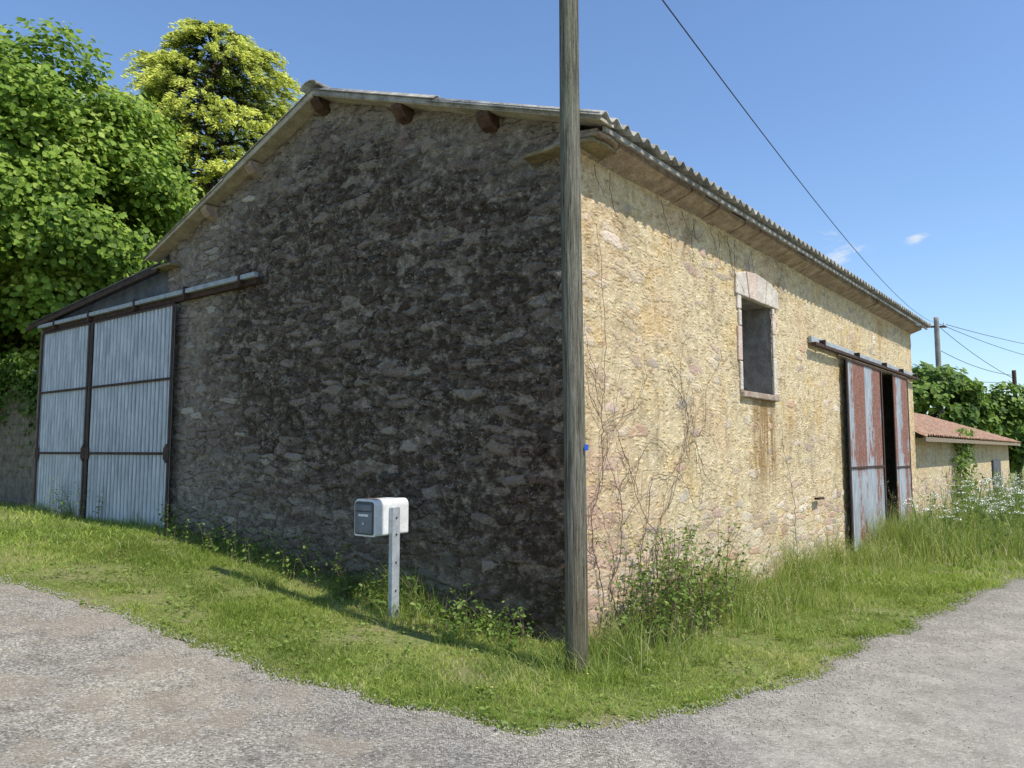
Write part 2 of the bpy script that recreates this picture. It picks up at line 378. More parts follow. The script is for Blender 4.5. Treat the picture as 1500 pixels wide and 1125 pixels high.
# ---------------------------------------------------------------- barn
barn=empty("stone_barn",(CX,CY,0),ANG)
RZ0=5.665
def roofz(b): return RZ0-.350*abs(b-3.45)
BW=6.9; BL=13.2
def wallgrid(name,u0,u1,z0,z1,st,plane,keep,mat):
    nu=int((u1-u0)/st)+1; nz=int((z1-z0)/st)+1
    u=np.linspace(u0,u1,nu); z=np.linspace(z0,z1,nz)
    U,Z=np.meshgrid(u,z,indexing='ij')
    F=grid_faces(nu,nz)
    uc=U.ravel()[F].mean(1); zc=Z.ravel()[F].mean(1)
    F=F[keep(uc,zc)]
    if plane=='gable': V=np.stack([0*U,U,Z],2).reshape(-1,3)
    else: V=np.stack([U,0*U,Z],2).reshape(-1,3)
    if plane=='gable': F=F[:,::-1]
    used=np.unique(F); mp=np.full(len(V),-1); mp[used]=np.arange(len(used))
    return mesh_obj(name,V[used],[mp[F]],mat,barn,smooth=True)
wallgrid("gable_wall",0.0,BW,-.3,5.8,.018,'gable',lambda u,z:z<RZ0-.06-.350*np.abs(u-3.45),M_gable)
WA0,WA1,WZ0,WZ1=3.52,4.57,2.31,3.47
DA0,DA1,DZ=7.9,12.0,3.08
wallgrid("side_wall",0.0,BL,-.5,4.34,.02,'side',lambda u,z:~((u>WA0)&(u<WA1)&(z>WZ0)&(z<WZ1))&~((u>DA0)&(u<DA1)&(z<DZ)),M_side)
box("far_end_wall",BL-.02,BL-.01,.02,BW,-.5,4.25,M_reveal,barn)
box("back_wall",.05,BL-.03,BW-.02,BW,-.3,4.3,M_reveal,barn)
wd=.42
def quad(name,vs,mat): return mesh_obj(name,vs,[tuple(range(len(vs)))],mat,barn)
quad("window_reveal_left",[(WA0,-.0,WZ0),(WA0,wd,WZ0),(WA0,wd,WZ1),(WA0,-.0,WZ1)],M_reveal)
quad("window_reveal_right",[(WA1,-.0,WZ0),(WA1,wd,WZ0),(WA1,wd,WZ1),(WA1,-.0,WZ1)],M_reveal)
quad("window_reveal_top",[(WA0,-.0,WZ1),(WA0,wd,WZ1),(WA1,wd,WZ1),(WA1,-.0,WZ1)],M_reveal)
quad("window_reveal_bottom",[(WA0,-.0,WZ0),(WA0,wd,WZ0),(WA1,wd,WZ0),(WA1,-.0,WZ0)],M_reveal)
box("window_shutter",WA0,WA1,wd,wd+.03,WZ0,WZ1,simple("grey_board",(.07,.065,.06),(.15,.14,.13),5,.9,.004,(6,6,1)),barn)
box("window_sill",WA0-.07,WA1+.08,-.055,.1,WZ0-.075,WZ0,M_slab,barn,.014)
def prism(name,poly,b0,b1,mat,bev=.012):
    n=len(poly); v=[(p[0],b0,p[1]) for p in poly]+[(p[0],b1,p[1]) for p in poly]
    f=[tuple(range(n)),tuple(range(2*n-1,n-1,-1))]+[(i,i+n,(i+1)%n+n,(i+1)%n) for i in range(n)]
    o=mesh_obj(name,v,f,mat,barn); m=o.modifiers.new("b",'BEVEL'); m.width=bev; m.segments=2
    return o
nv=4; xs=np.array([WA0-.17,WA0+.16,WA0+.5,WA0+.86,WA1+.2]); xb=np.array([WA0,WA0+.24,WA0+.5,WA0+.79,WA1])
def arc(x):
    tq=(x-(WA0+WA1)/2)/(.75); return WZ1+.35-.13*tq*tq
for i in range(nv):
    g=.005
    prism("lintel_stone",[(xb[i]+g if i else xs[0],WZ1-.002),(xb[i+1]-g if i<nv-1 else xs[-1],WZ1-.002),(xs[i+1]-g,arc(xs[i+1])),(xs[i]+g,arc(xs[i]))],-.022-.006*(i%2),.05,M_lintelp if i in(1,) else M_lintel)
for side in (0,1):
    zz=WZ0
    for i,hh in enumerate([.36,.42,.2,.3] if side==0 else [.5,.3,.26,.4]):
        z1=min(zz+hh,WZ1-.006)
        if z1>zz+.04:
            wdt=.08+.04*((i+side)%2)
            if side==0: prism("jamb_stone",[(WA0-wdt,zz+.004),(WA0-.001,zz+.004),(WA0-.001,z1-.003),(WA0-wdt,z1-.003)],-.018,.05,M_lintel if i!=1 else M_lintelp)
            else: prism("jamb_stone",[(WA1+.001,zz+.004),(WA1+wdt,zz+.004),(WA1+wdt,z1-.003),(WA1+.001,z1-.003)],-.016,.05,M_lintel if i!=2 else M_lintelp)
        zz=z1
def corr(name,axis_,u0,u1,z0,z1,off,pitch,amp,mat,parent):
    n=int((u1-u0)/pitch*10)+1; u=np.linspace(u0,u1,n); w=off+amp*np.sin(u*2*math.pi/pitch)
    zs=np.array([z0,z1]); U,Z=np.meshgrid(u,zs,indexing='ij'); Wd=np.repeat(w[:,None],2,1)
    V=np.stack([U,Wd,Z],2) if axis_=='a' else np.stack([Wd,U,Z],2)
    return mesh_obj(name,V.reshape(-1,3),[grid_faces(n,2)],mat,parent,smooth=True)
def leafdoor(axis_,u0,u1,z0,z1,off,mat,rails,nm,fw=.05,pitch=.09,amp=.010):
    corr(nm+"_sheet",axis_,u0+.01,u1-.01,z0+.01,z1-.01,off,pitch,amp,mat,barn)
    o0,o1=off-amp-.014,off-amp-.002
    def bb(n,a,b_,c,d,e=0.):
        if axis_=='a': return box(n,a,b_,o0-e,o1,c,d,M_frame,barn,.003)
        return box(n,o0-e,o1,a,b_,c,d,M_frame,barn,.003)
    bb(nm+"_stile",u0,u0+fw,z0,z1); bb(nm+"_stile",u1-fw,u1,z0,z1)
    for r in rails: bb(nm+"_rail",u0+fw+.001,u1-fw-.001,r-.018,r+.018)
    bb(nm+"_rail",u0+fw+.001,u1-fw-.001,z0,z0+.03); bb(nm+"_rail",u0+fw+.001,u1-fw-.001,z1-.03,z1)
leafdoor('a',7.60,9.92,-.02,3.08,-.09,M_zincr,[1.32],"side_door_left",.07)
leafdoor('a',10.76,12.10,-.16,3.08,-.09,M_zincr,[1.28],"side_door_right",.06)
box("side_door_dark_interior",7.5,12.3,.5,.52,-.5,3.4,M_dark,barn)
box("side_door_lintel",7.5,12.4,-.03,.2,DZ+.0,DZ+.17,M_wood,barn,.01)
box("side_door_track",6.0,13.25,-.13,-.06,3.12,3.17,M_frame,barn,.006)
box("side_door_track_board",6.05,13.2,-.055,-.0,3.17,3.27,M_track,barn,.01)
for x in (6.4,8.3,10.2,11.6,12.9): box("track_bracket",x,x+.05,-.14,.02,3.15,3.24,M_frame,barn,.004)
GZ0,GZ1=.50,3.60
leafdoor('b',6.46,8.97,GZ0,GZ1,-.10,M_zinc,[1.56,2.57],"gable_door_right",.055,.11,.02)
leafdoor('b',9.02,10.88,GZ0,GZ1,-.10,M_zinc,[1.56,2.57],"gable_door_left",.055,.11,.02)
for bb_ in (8.93,9.06,6.52,10.82):
    p=[(.0,.13),(.09,.07),(.09,-.07),(0,-.13),(-.09,-.07),(-.09,.07)]
    v=[(-.145,bb_+q[0]*.8,1.56+q[1]) for q in p]+[(-.137,bb_+q[0]*.8,1.56+q[1]) for q in p]
    mesh_obj("gusset_plate",v,[(0,1,2,3,4,5),(11,10,9,8,7,6)]+[(i,i+6,(i+1)%6+6,(i+1)%6) for i in range(6)],M_frame,barn)
box("gable_door_track",-.13,-.07,4.6,11.1,3.70,3.76,M_track,barn,.006)
box("gable_door_track_board",-.07,.0,4.65,11.0,3.63,3.72,M_frame,barn,.006)
for x in (4.9,6.2,7.6,9.1,10.4): box("track_hanger",-.14,-.06,x,x+.05,3.62,3.79,M_frame,barn,.004)
def slope_sheet(name,a0,a1,pts,pitch,amp,mat,th=.01):
    n=int((a1-a0)/pitch*10)+1; a=np.linspace(a0,a1,n); w=amp*np.sin(a*2*math.pi/pitch)
    V=[]
    for (bq,zq) in pts: V.append(np.stack([a,np.full(n,bq),zq+w],1))
    V=np.stack(V,1).reshape(-1,3)
    o=mesh_obj(name,V,[grid_faces(n,len(pts))],mat,barn,smooth=True)
    m=o.modifiers.new("s",'SOLIDIFY'); m.thickness=th; m.offset=0
    return o
slope_sheet("lean_to_roof",-.12,8.0,[(6.95,4.21),(11.6,3.80)],.15,.02,M_dkpanel)
mesh_obj("lean_to_front",[(.03,6.92,3.5),(.03,11.3,3.5),(.03,11.3,3.78),(.03,6.92,4.17)],[(0,1,2,3)],M_dkpanel,barn)
mesh_obj("lean_to_edge_board",[(-.14,6.95,4.11),(-.14,11.6,3.70),(-.14,11.6,3.76),(-.14,6.95,4.17),(-.11,6.95,4.11),(-.11,11.6,3.70),(-.11,11.6,3.76),(-.11,6.95,4.17)],[(0,1,2,3),(7,6,5,4),(0,4,5,1),(3,2,6,7)],M_frame,barn)
box("lean_to_side_wall",.0,8,11.2,11.3,0,3.7,M_block,barn)
for sgn in (1,-1):
    e=-.36 if sgn==1 else 7.22
    m1=3.45+(e-3.45)*.5
    slope_sheet("roof_sheet_upper",-.22,BL+.25,[(3.45,RZ0+.03),(m1+(.0),roofz(m1)+.03)],.177,.026,M_fib)
    slope_sheet("roof_sheet_lower",-.22,BL+.25,[(m1-(m1-3.45)*.06,roofz(m1-(m1-3.45)*.06)+.005),(e,roofz(e))],.177,.030,M_fib)
for i in range(12):
    a0=-.26+i*1.15; a1=a0+1.2
    V=[];ph=np.linspace(0,math.pi,9)
    for a_,r in ((a0,.12),(a1,.105)):
        for q in ph: V.append((a_,3.45+r*math.cos(q)*1.25,RZ0+.01+r*math.sin(q)*.65))
    o=mesh_obj("ridge_cap",V,[(j,j+1,j+10,j+9) for j in range(8)],M_fib,barn,smooth=True)
    s=o.modifiers.new("s",'SOLIDIFY'); s.thickness=.015
for (b0,b1) in ((3.45,-.34),(3.45,7.20)):
    z0,z1=roofz(b0),roofz(b1)
    def sl(nm,a0,a1,t0,t1,mat):
        v=[(a0,b0,z0-t1),(a0,b1,z1-t1),(a0,b1,z1-t0),(a0,b0,z0-t0),(a1,b0,z0-t1),(a1,b1,z1-t1),(a1,b1,z1-t0),(a1,b0,z0-t0)]
        mesh_obj(nm,v,[(0,1,2,3),(7,6,5,4),(0,4,5,1),(3,2,6,7),(1,5,6,2),(0,3,7,4)],mat,barn)
    sl("soffit_board",-.19,.02,.035,.06,M_verge)
    sl("verge_strip",-.20,-.175,.0 ,.075 if b1>3 else .05,M_verge if b1>3 else M_fib)
for bq in (.95,2.1,3.45,4.75,5.75):
    zq=roofz(bq)-.062
    w=.075
    v=[(-.17,bq-w,zq-.05),(-.17,bq+w,zq-.05),(-.17,bq+w,zq+.0),(-.17,bq-w,zq+.0),(-.10,bq-w,zq-.13),(-.10,bq+w,zq-.13),(.05,bq-w,zq-.17),(.05,bq+w,zq-.17),(.05,bq-w,zq),(.05,bq+w,zq)]
    o=mesh_obj("purlin_end",v,[(0,1,2,3)[::-1],(0,4,5,1)[::-1],(4,6,7,5)[::-1],(0,3,8,6,4)[::-1],(1,5,7,9,2)[::-1]],M_dkwood if bq<4 else M_slab,barn)
a=-.05
while a<BL:
    w=random.uniform(.28,.55); a1=min(a+w,BL+.1)
    d=random.uniform(-.02,.02)
    v=[(a,.03,4.15+d*.4),(a1-.012,.03,4.15+d*.4),(a1-.012,-.20+d,4.235+d*.3),(a,-.20+d,4.235+d*.3),(a,.03,4.32),(a1-.012,.03,4.32),(a1-.012,-.21+d,4.285),(a,-.21+d,4.285)]
    mesh_obj("eave_slab",v,[(0,3,2,1),(4,5,6,7),(0,1,5,4),(1,2,6,5),(2,3,7,6),(3,0,4,7)],M_slab,barn)
    a=a1
def slabstone(nm,x0,x1,y0,y1,z0,z1,mat):
    per=[(x0,y0),((x0+x1)/2,y0-.02),(x1,y0),(x1+.015,(y0+y1)/2),(x1,y1),((x0+x1)/2,y1+.02),(x0,y1),(x0-.02,(y0+y1)/2)]
    per=[(p[0]+random.uniform(-.015,.015),p[1]+random.uniform(-.02,.02)) for p in per]; n=len(per)
    v=[(p[0],p[1],z0+random.uniform(0,.008)) for p in per]+[(p[0],p[1],z1-random.uniform(0,.008)) for p in per]
    o=mesh_obj(nm,v,[tuple(range(n-1,-1,-1)),tuple(range(n,2*n))]+[(i,(i+1)%n,(i+1)%n+n,i+n) for i in range(n)],mat,barn)
    m=o.modifiers.new("b",'BEVEL'); m.width=.008; m.segments=2
slabstone("corner_corbel",-.13,.3,-.22,.50,4.165,4.205,M_lich)
slabstone("corner_corbel_upper",-.10,.25,-.25,.30,4.21,4.245,M_slab)
slabstone("far_corbel",-.14,.1,6.6,7.15,4.14,4.18,M_lich)
box("gutter_board",-.05,BL+.2,-.30,-.27,4.24,4.285,M_fib,barn,.004)
box("hinge_pin",6.0,6.25,-.1,-.03,.90,.93,M_frame,barn,.005)

bw=empty("block_wall",(CX,CY,0),ANG)
zz=.3;r=0
while zz<3.0:
    bq=11.05-(.2 if r%2 else 0)
    while bq<17:
        box("block",.30+random.uniform(-.004,.004),.5,max(bq,11.0)+.006,bq+.39,zz+.005,zz+.19,M_block,bw,.006); bq+=.4
    zz+=.2;r+=1
box("mortar",.308,.49,11.01,17,.2,3.0,M_block,bw)

# ---------------------------------------------------------------- utility poles
def pole_mat():
    m,t,b=newmat("pole_wood"); b.inputs['Specular IOR Level'].default_value=.1
    co=t.node('ShaderNodeTexCoord').outputs['Object']
    g=t.noise(t.vm('MULTIPLY',co,(1,1,.03)),75,5,.8); g2=t.noise(t.vm('MULTIPLY',co,(1,1,.12)),9,4,.65); z=t.node('ShaderNodeSeparateXYZ',{0:co}).outputs[2]
    c=t.ramp(g,[(.36,(.035,.03,.022)),(.44,(.16,.14,.105)),(.54,(.27,.25,.20)),(.66,(.40,.38,.31))])
    c=t.mix(t.ss(g2,.35,.7,0.,.6),c,t.mix(1.,c,(.66,.78,.62),'MULTIPLY'))
    c=t.mix(t.m('MULTIPLY',t.ss(z,1.6,.2),.55),c,t.mix(1.,c,(.74,.58,.42),'MULTIPLY'))
    t.set(b.inputs['Base Color'],c); t.set(b.inputs['Normal'],t.bump(g,.03))
    return m
M_pole=pole_mat()
def pole(name,x,y,h,r0,r1,mat,lean=(0,0)):
    e=empty(name,(x,y,float(zt(x,y))-.1))
    n=28;ph=np.linspace(0,2*math.pi,n,endpoint=False);zs=np.linspace(0,h,40)
    V=[]
    for z in zs:
        r=r0+(r1-r0)*z/h
        bx=.004*math.sin(z*1.3)
        for q in ph: V.append((lean[0]*z+bx+math.cos(q)*r*(1+.03*math.sin(3*q+z*.5)),lean[1]*z+math.sin(q)*r*(1+.02*math.cos(2*q+z)),z))
    F=[(i*n+j,i*n+(j+1)%n,(i+1)*n+(j+1)%n,(i+1)*n+j) for i in range(len(zs)-1) for j in range(n)]
    F.append(tuple(range((len(zs)-1)*n,len(zs)*n)))
    mesh_obj("shaft",V,F,mat,e,smooth=True)
    return e
pl=pole("utility_pole",.475,5.78,6.75,.085,.073,M_pole,(-.006,0))
tag=box("blue_tag",.046,.072,-.082,-.074,1.70,1.745,M_blue,pl); tag.rotation_euler=(0,0,.25)
box("insulator_bracket",-.06,.0,-.03,.03,6.3,6.45,M_frame,pl,.004)
p2=pole("utility_pole",22.3,40,8.9,.17,.12,M_conc)
box("crossarm",-.9,.5,-.05,.05,8.35,8.45,M_frame,p2,.01)
for q in (-.8,-.3,.4): box("insulator",q-.04,q+.04,-.04,.04,8.45,8.62,M_white,p2,.01)
p3=pole("utility_pole",29.5,45,7.0,.14,.11,M_bark)
def wire(p,q,s,n=40):
    p=np.array(p);q=np.array(q)
    return [tuple(p+(q-p)*t+np.array([0,0,-4*s*t*(1-t)])) for t in np.linspace(0,1,n)]
curve_obj("overhead_wire",[wire((.43,5.8,6.26),(22.2,40,8.3),.7)],.008,M_wire)
ws=[wire((22.3,40,8.3),(48,62,8.3),.6),wire((22.8,40,8.2),(50,62,9.2),.4),wire((22.3,40,6.9),(29.5,45,6.0),.25),wire((22.3,40,5.4),(29.5,45,5.6),.1),wire((22.3,40,8.2),(29.5,45,5.8),.2)]
curve_obj("overhead_wire",ws,.014,M_wire)

# ---------------------------------------------------------------- mailbox
mx,my=-1.06,7.08
mb=empty("mailbox",(mx,my,float(zt(mx,my))),ANG)
box("post_web",-.045,.045,-.012,-.006,-.1,1.0,M_steel,mb,.001)
box("post_flange",-.045,-.039,-.005,.035,-.1,1.0,M_steel,mb,.001)
box("post_flange",.039,.045,-.005,.035,-.1,1.0,M_steel,mb,.001)
for z in (.25,.5,.75,.9): box("bolt",-.008,.008,-.02,-.012,z,z+.016,M_frame,mb,.002)
w0,w1,h0,h1=.04,.31,.75,1.075
def profile(w0,w1,h0,h1,r):
    pr=[]
    for cx_,cz_,a0 in ((w1-r,h1-r,0),(w0+r,h1-r,90),(w0+.02,h0+.02,180),(w1-.02,h0+.02,270)):
        rr=r if a0<180 else .02
        for q in np.linspace(a0,a0+90,6): pr.append((cx_+rr*math.cos(math.radians(q)),cz_+rr*math.sin(math.radians(q))))
    return pr
def extr(nm,prof,x0,x1,mat):
    n=len(prof)
    V=[(x0,p[0],p[1]) for p in prof]+[(x1,p[0],p[1]) for p in prof]
    return mesh_obj(nm,V,[tuple(range(n)),tuple(range(2*n-1,n-1,-1))]+[(i,i+n,(i+1)%n+n,(i+1)%n) for i in range(n)],mat,mb)
extr("body",profile(w0,w1,h0,h1,.055),-.20,.20,M_white)
extr("front_rim",profile(w0-.004,w1+.004,h0-.004,h1+.004,.058),-.213,-.201,M_white)
extr("front_frame",profile(w0+.012,w1-.012,h0+.012,h1-.018,.03),-.222,-.2135,M_grey)
box("front_door",-.230,-.2225,w0+.025,w1-.025,h0+.025,h1-.11,M_dgrey,mb,.004)
box("slot_flap",-.232,-.2225,w0+.03,w1-.03,h1-.10,h1-.045,M_dgrey,mb,.004)
box("name_plate",-.234,-.2305,w0+.07,w1-.07,h1-.15,h1-.13,M_white,mb,.001)
box("lock",-.24,-.232,w0+.12,w0+.14,h0+.10,h0+.12,M_steel,mb,.002)
box("rusty_rim",-.2,-.1,w0+.06,w1-.06,h1+.001,h1+.006,M_redrust,mb,.002)

# ---------------------------------------------------------------- far outbuilding
fh=empty("stone_outbuilding",(CX,CY,0),ANG)
def fwall(name,vs,mat,n=1): return mesh_obj(name,vs,[tuple(range(len(vs)))],mat,fh)
fwall("front_wall",[(13.6,.25,-.8),(33,.25,-.8),(33,.25,1.9),(13.6,.25,1.9)],M_side)
fwall("end_wall",[(33,.25,-.8),(33,5,-.8),(33,5,1.9),(33,.25,1.9)],M_side)
fwall("near_wall",[(13.6,5,-.8),(13.6,.25,-.8),(13.6,.25,1.9),(13.6,2.6,2.95),(13.6,5,1.9)],M_side)
def tiles(name,P00,P10,P11,P01,nu,nv):
    P00,P10,P11,P01=[np.array(p,float) for p in (P00,P10,P11,P01)]
    u=np.linspace(0,1,nu*6+1); vv=np.linspace(0,1,nv*2)
    U,Vv=np.meshgrid(u,vv,indexing='ij')
    P=P00*((1-U)*(1-Vv))[...,None]+P10*(U*(1-Vv))[...,None]+P11*(U*Vv)[...,None]+P01*((1-U)*Vv)[...,None]
    P[...,2]+=.05*np.abs(np.sin(U*nu*math.pi))-.03*((Vv*nv)%1.0)+rng.normal(size=U.shape)*.006+.04*np.sin(U*9)*np.sin(Vv*3)
    return mesh_obj(name,P.reshape(-1,3),[grid_faces(len(u),len(vv))],M_tile,fh,smooth=True)
tiles("roof_front",(13.4,-.2,1.92),(33.3,-.2,1.92),(30,2.7,3.0),(13.4,2.7,3.0),70,12)
tiles("roof_hip",(33.3,-.2,1.92),(33.3,5.3,1.92),(30,2.7,3.0),(30,2.7,3.0),22,12)
tiles("roof_back",(33.3,5.3,1.92),(13.4,5.3,1.92),(13.4,2.7,3.0),(30,2.7,3.0),60,10)
box("eave_board",13.4,33.2,-.17,-.12,1.80,1.90,M_wood,fh)
box("shutter",27.5,29.6,.19,.24,-.3,1.25,M_dkpanel,fh)

# ---------------------------------------------------------------- foliage builders
def blades(name,p,h,w,lean,mat,col,parent=None):
    N=len(p); th=rng.uniform(0,2*math.pi,N); fa=rng.uniform(0,math.pi,N)
    ts=np.array([0,.4,.75,1.]); ws_=np.array([1,.85,.5,0])
    V=np.zeros((N,7,3)); k=0
    for i,(tq,wq) in enumerate(zip(ts,ws_)):
        off=lean*h*tq**2
        cx=p[:,0]+np.cos(th)*off; cy=p[:,1]+np.sin(th)*off; cz=p[:,2]+h*tq*(1-.35*np.clip(lean,0,1.2)*tq)
        if i<3:
            for s in (-1,1):
                V[:,k,0]=cx+s*np.cos(fa)*w*wq/2; V[:,k,1]=cy+s*np.sin(fa)*w*wq/2; V[:,k,2]=cz; k+=1
        else:
            V[:,k,0]=cx; V[:,k,1]=cy; V[:,k,2]=cz
    b=np.arange(N)[:,None]*7
    Q=np.concatenate([b+np.array([0,1,3,2]),b+np.array([2,3,5,4])]); T=b+np.array([4,5,6])
    C=np.repeat(np.clip(col,0,1),7)
    return mesh_obj(name,V.reshape(-1,3),[Q,T],mat,parent,cols=C)
def leaves(name,c,nrm_,size,mat,col,parent=None,asp=.75,fold=.25,up=None):
    N=len(c); nrm_=nrm_/(np.linalg.norm(nrm_,axis=1)[:,None]+1e-9)
    ax=rng.normal(size=(N,3)) if up is None else up+rng.normal(size=(N,3))*.25
    ax-=nrm_*np.sum(ax*nrm_,1)[:,None]; ax/=np.linalg.norm(ax,axis=1)[:,None]+1e-9
    sd=np.cross(nrm_,ax); s=size[:,None]
    base=c-ax*s*.5; tip=c+ax*s*.5
    l=c-ax*s*.08+sd*s*asp*.5+nrm_*s*fold*.5; r=c-ax*s*.08-sd*s*asp*.5+nrm_*s*fold*.5
    l2=c+ax*s*.25+sd*s*asp*.36+nrm_*s*fold*.35; r2=c+ax*s*.25-sd*s*asp*.36+nrm_*s*fold*.35
    V=np.stack([base,r,r2,tip,l2,l],1).reshape(-1,3)
    b=np.arange(N)[:,None]*6
    F=np.concatenate([b+np.array([0,1,2,3]),b+np.array([0,3,4,5])])
    return mesh_obj(name,V,[F],mat,parent,cols=np.repeat(np.clip(col,0,1),6))
def in_build(x,y):
    a_,b_=toab(x,y); return (a_>-.02)&(b_>-.02)&(b_<30)&(a_<60)
_ph=rng.uniform(0,6.28,(24,)); _k=rng.normal(size=(24,2))
def pn(x,y,s=1.):
    o=np.zeros(np.shape(x))
    for i in range(24): o+=np.sin(_k[i,0]*x*s*1.6+_k[i,1]*y*s*1.6+_ph[i])
    return o/5.
def sample(n,x0,x1,y0,y1,cond=None):
    x=rng.uniform(x0,x1,n); y=rng.uniform(y0,y1,n)
    ok=~inpoly(x,y,roadpoly)&~in_build(x,y)
    if cond is not None: ok&=cond(x,y)
    x,y=x[ok],y[ok]
    return np.stack([x,y,zt(x,y)-.01],1)
p1=sample(540000,-8,6,4.3,10.5)
d=np.hypot(p1[:,0],p1[:,1]); keep=rng.random(len(p1))<np.clip((7.5/d)**1.6,.3,1)*np.clip(1.0+.7*pn(p1[:,0],p1[:,1],3.),.12,1); p1=p1[keep]
h1_=rng.uniform(.02,.06,len(p1))*(1+.4*pn(p1[:,0],p1[:,1],1.2)+.6*np.clip(pn(p1[:,0],p1[:,1],4.),0,2))
blades("lawn",p1,np.clip(h1_,.015,.15),rng.uniform(.0035,.007,len(p1)),rng.uniform(.2,1.3,len(p1)),M_lawn,.42+.28*pn(p1[:,0],p1[:,1],.9)+.18*pn(p1[:,0]+9,p1[:,1],3.)+rng.normal(size=len(p1))*.24)
p2_=sample(200000,-22,22,8,32,lambda x,y:(np.hypot(x,y)>10)&(x/y>-1.1)&(x/y<.95))
d=np.hypot(p2_[:,0],p2_[:,1])
blades("lawn",p2_,rng.uniform(.04,.12,len(p2_)),.007+.0009*d,rng.uniform(.2,1.1,len(p2_)),M_lawn,.45+.25*pn(p2_[:,0],p2_[:,1],.6)+rng.normal(size=len(p2_))*.2)
def ab_points(n,a0,a1,b0,b1,pa=None):
    a_=rng.uniform(a0,a1,n); b_=rng.uniform(b0,b1,n)
    x,y=toxy(a_,b_); ok=~inpoly(x,y,roadpoly); x,y=x[ok],y[ok]
    return np.stack([x,y,zt(x,y)-.01],1),a_[ok],b_[ok]
q,a_,b_=ab_points(40000,-.3,26,-1.7,-.05)
f_=np.exp(-((-b_-.2)/.8)**2)*np.interp(a_,[0,1,2.5,8,14,26],[.6,.9,1.15,1.25,1.35,1.4])*(.85+.5*pn(q[:,0],q[:,1],1.9))
kp=rng.random(len(q))<np.clip(f_*1.1,.03,1); q,f_=q[kp],f_[kp]
hh_=np.clip(f_,.15,1.4)*rng.uniform(.2,.64,len(q))
blades("tall_grass",q,hh_,rng.uniform(.004,.009,len(q)),rng.uniform(.1,.9,len(q)),M_tall,.45+rng.normal(size=len(q))*.28)
sel=rng.random(len(q))<.05; qs=q[sel]; hs=hh_[sel]*1.25+.08
blades("seed_stalks",qs,hs,np.full(len(qs),.003),rng.uniform(.05,.3,len(qs)),M_tall,np.full(len(qs),.95))
hc=qs+np.stack([0*hs,0*hs,hs*.93],1); hc=np.repeat(hc,7,0)+rng.normal(size=(len(hc)*7,3))*np.array([.008,.008,.03])
leaves("seed_heads",hc,rng.normal(size=hc.shape),rng.uniform(.012,.025,len(hc)),M_tall,np.full(len(hc),.95)+rng.normal(size=len(hc))*.05,None,.35)
q,a_,b_=ab_points(18000,-.6,-.03,-.6,11.5)
f_=np.clip(.55+.6*pn(q[:,0],q[:,1],2.),.0,1.5)*np.exp(-((-a_)/.32)**2)
kp=rng.random(len(q))<f_+.1; q,f_=q[kp],f_[kp]
blades("tall_grass",q,np.clip(f_,.25,1.2)*rng.uniform(.12,.48,len(q)),rng.uniform(.004,.008,len(q)),rng.uniform(.1,.9,len(q)),M_tall,.42+rng.normal(size=len(q))*.26)
q,a_,b_=ab_points(14000,7,32,-3.0,-.6)
f_=np.clip(.6+.5*pn(q[:,0],q[:,1],1.2),.1,1.3)
blades("tall_grass",q,f_*rng.uniform(.2,.8,len(q)),rng.uniform(.008,.014,len(q)),rng.uniform(.1,.7,len(q)),M_tall,.5+rng.normal(size=len(q))*.28)
cs_=[(.47,5.78,.22,420,.28),(-1.06,7.08,.14,260,.26)]
for _ in range(90):
    x,y=toxy(rng.uniform(-1.6,-.4),rng.uniform(0,10)) if rng.random()<.5 else toxy(rng.uniform(0,7),rng.uniform(-1.8,-.5)); cs_.append((x,y,rng.uniform(.05,.14),rng.integers(40,120),rng.uniform(.08,.2)))
Q=[];H_=[]
for x,y,r_,n_,h_ in cs_:
    n_=int(n_)
    xx=x+rng.normal(size=n_)*r_; yy=y+rng.normal(size=n_)*r_; ok=~inpoly(xx,yy,roadpoly)&~in_build(xx,yy)
    Q.append(np.stack([xx,yy,zt(xx,yy)-.01],1)[ok]); H_.append(h_*rng.uniform(.4,1.2,ok.sum()))
Q=np.concatenate(Q);H_=np.concatenate(H_)
blades("grass_tufts",Q,H_,rng.uniform(.004,.007,len(Q)),rng.uniform(.3,1.2,len(Q)),M_tall,.42+rng.normal(size=len(Q))*.25)

def weeds(name,centres,mat=M_weed,leafsz=(.03,.07),nl=16,twig=M_twig):
    e=empty(name); C=[];Nn=[];S=[];stems=[]
    for (x,y,h) in centres:
        z=float(zt(x,y)); dx,dy=rng.normal(size=2)*.22*h
        pts=[]
        for t in np.linspace(0,1,6): pts.append((x+dx*t*t,y+dy*t*t,z+h*t,1-.6*t))
        stems.append(pts)
        for k_ in range(nl):
            t=rng.uniform(.12,1)**.8; an=rng.uniform(0,6.28); rr=rng.uniform(.02,.11)*(1.1-.6*t)
            C.append((x+dx*t*t+math.cos(an)*rr,y+dy*t*t+math.sin(an)*rr,z+h*t+rng.uniform(-.02,.02)))
            Nn.append((math.cos(an)*.5,math.sin(an)*.5,.9)); S.append(rng.uniform(*leafsz)*(1.15-.5*t))
    C=np.array(C);Nn=np.array(Nn)+rng.normal(size=(len(C),3))*.3;S=np.array(S)
    leaves("leaf_mass",C,Nn,S,mat,.5+rng.normal(size=len(C))*.28,e,.6)
    curve_obj("stems",stems,.0035,twig,e)
    return e
def cen(n,a0,a1,b0,b1,h0,h1):
    out=[]
    for _ in range(n):
        a=random.uniform(a0,a1); b=random.uniform(b0,b1); x,y=toxy(a,b); out.append((x,y,random.uniform(h0,h1)))
    return out
weeds("bramble_bush",cen(90,.3,1.7,-.6,-.08,.4,.98),leafsz=(.035,.075),nl=20)
weeds("bramble_bush",cen(36,1.2,2.8,-.5,-.08,.3,.65),leafsz=(.03,.06))
weeds("nettle_clump",cen(70,-.5,-.06,.3,2.6,.10,.38),leafsz=(.035,.08),nl=12)
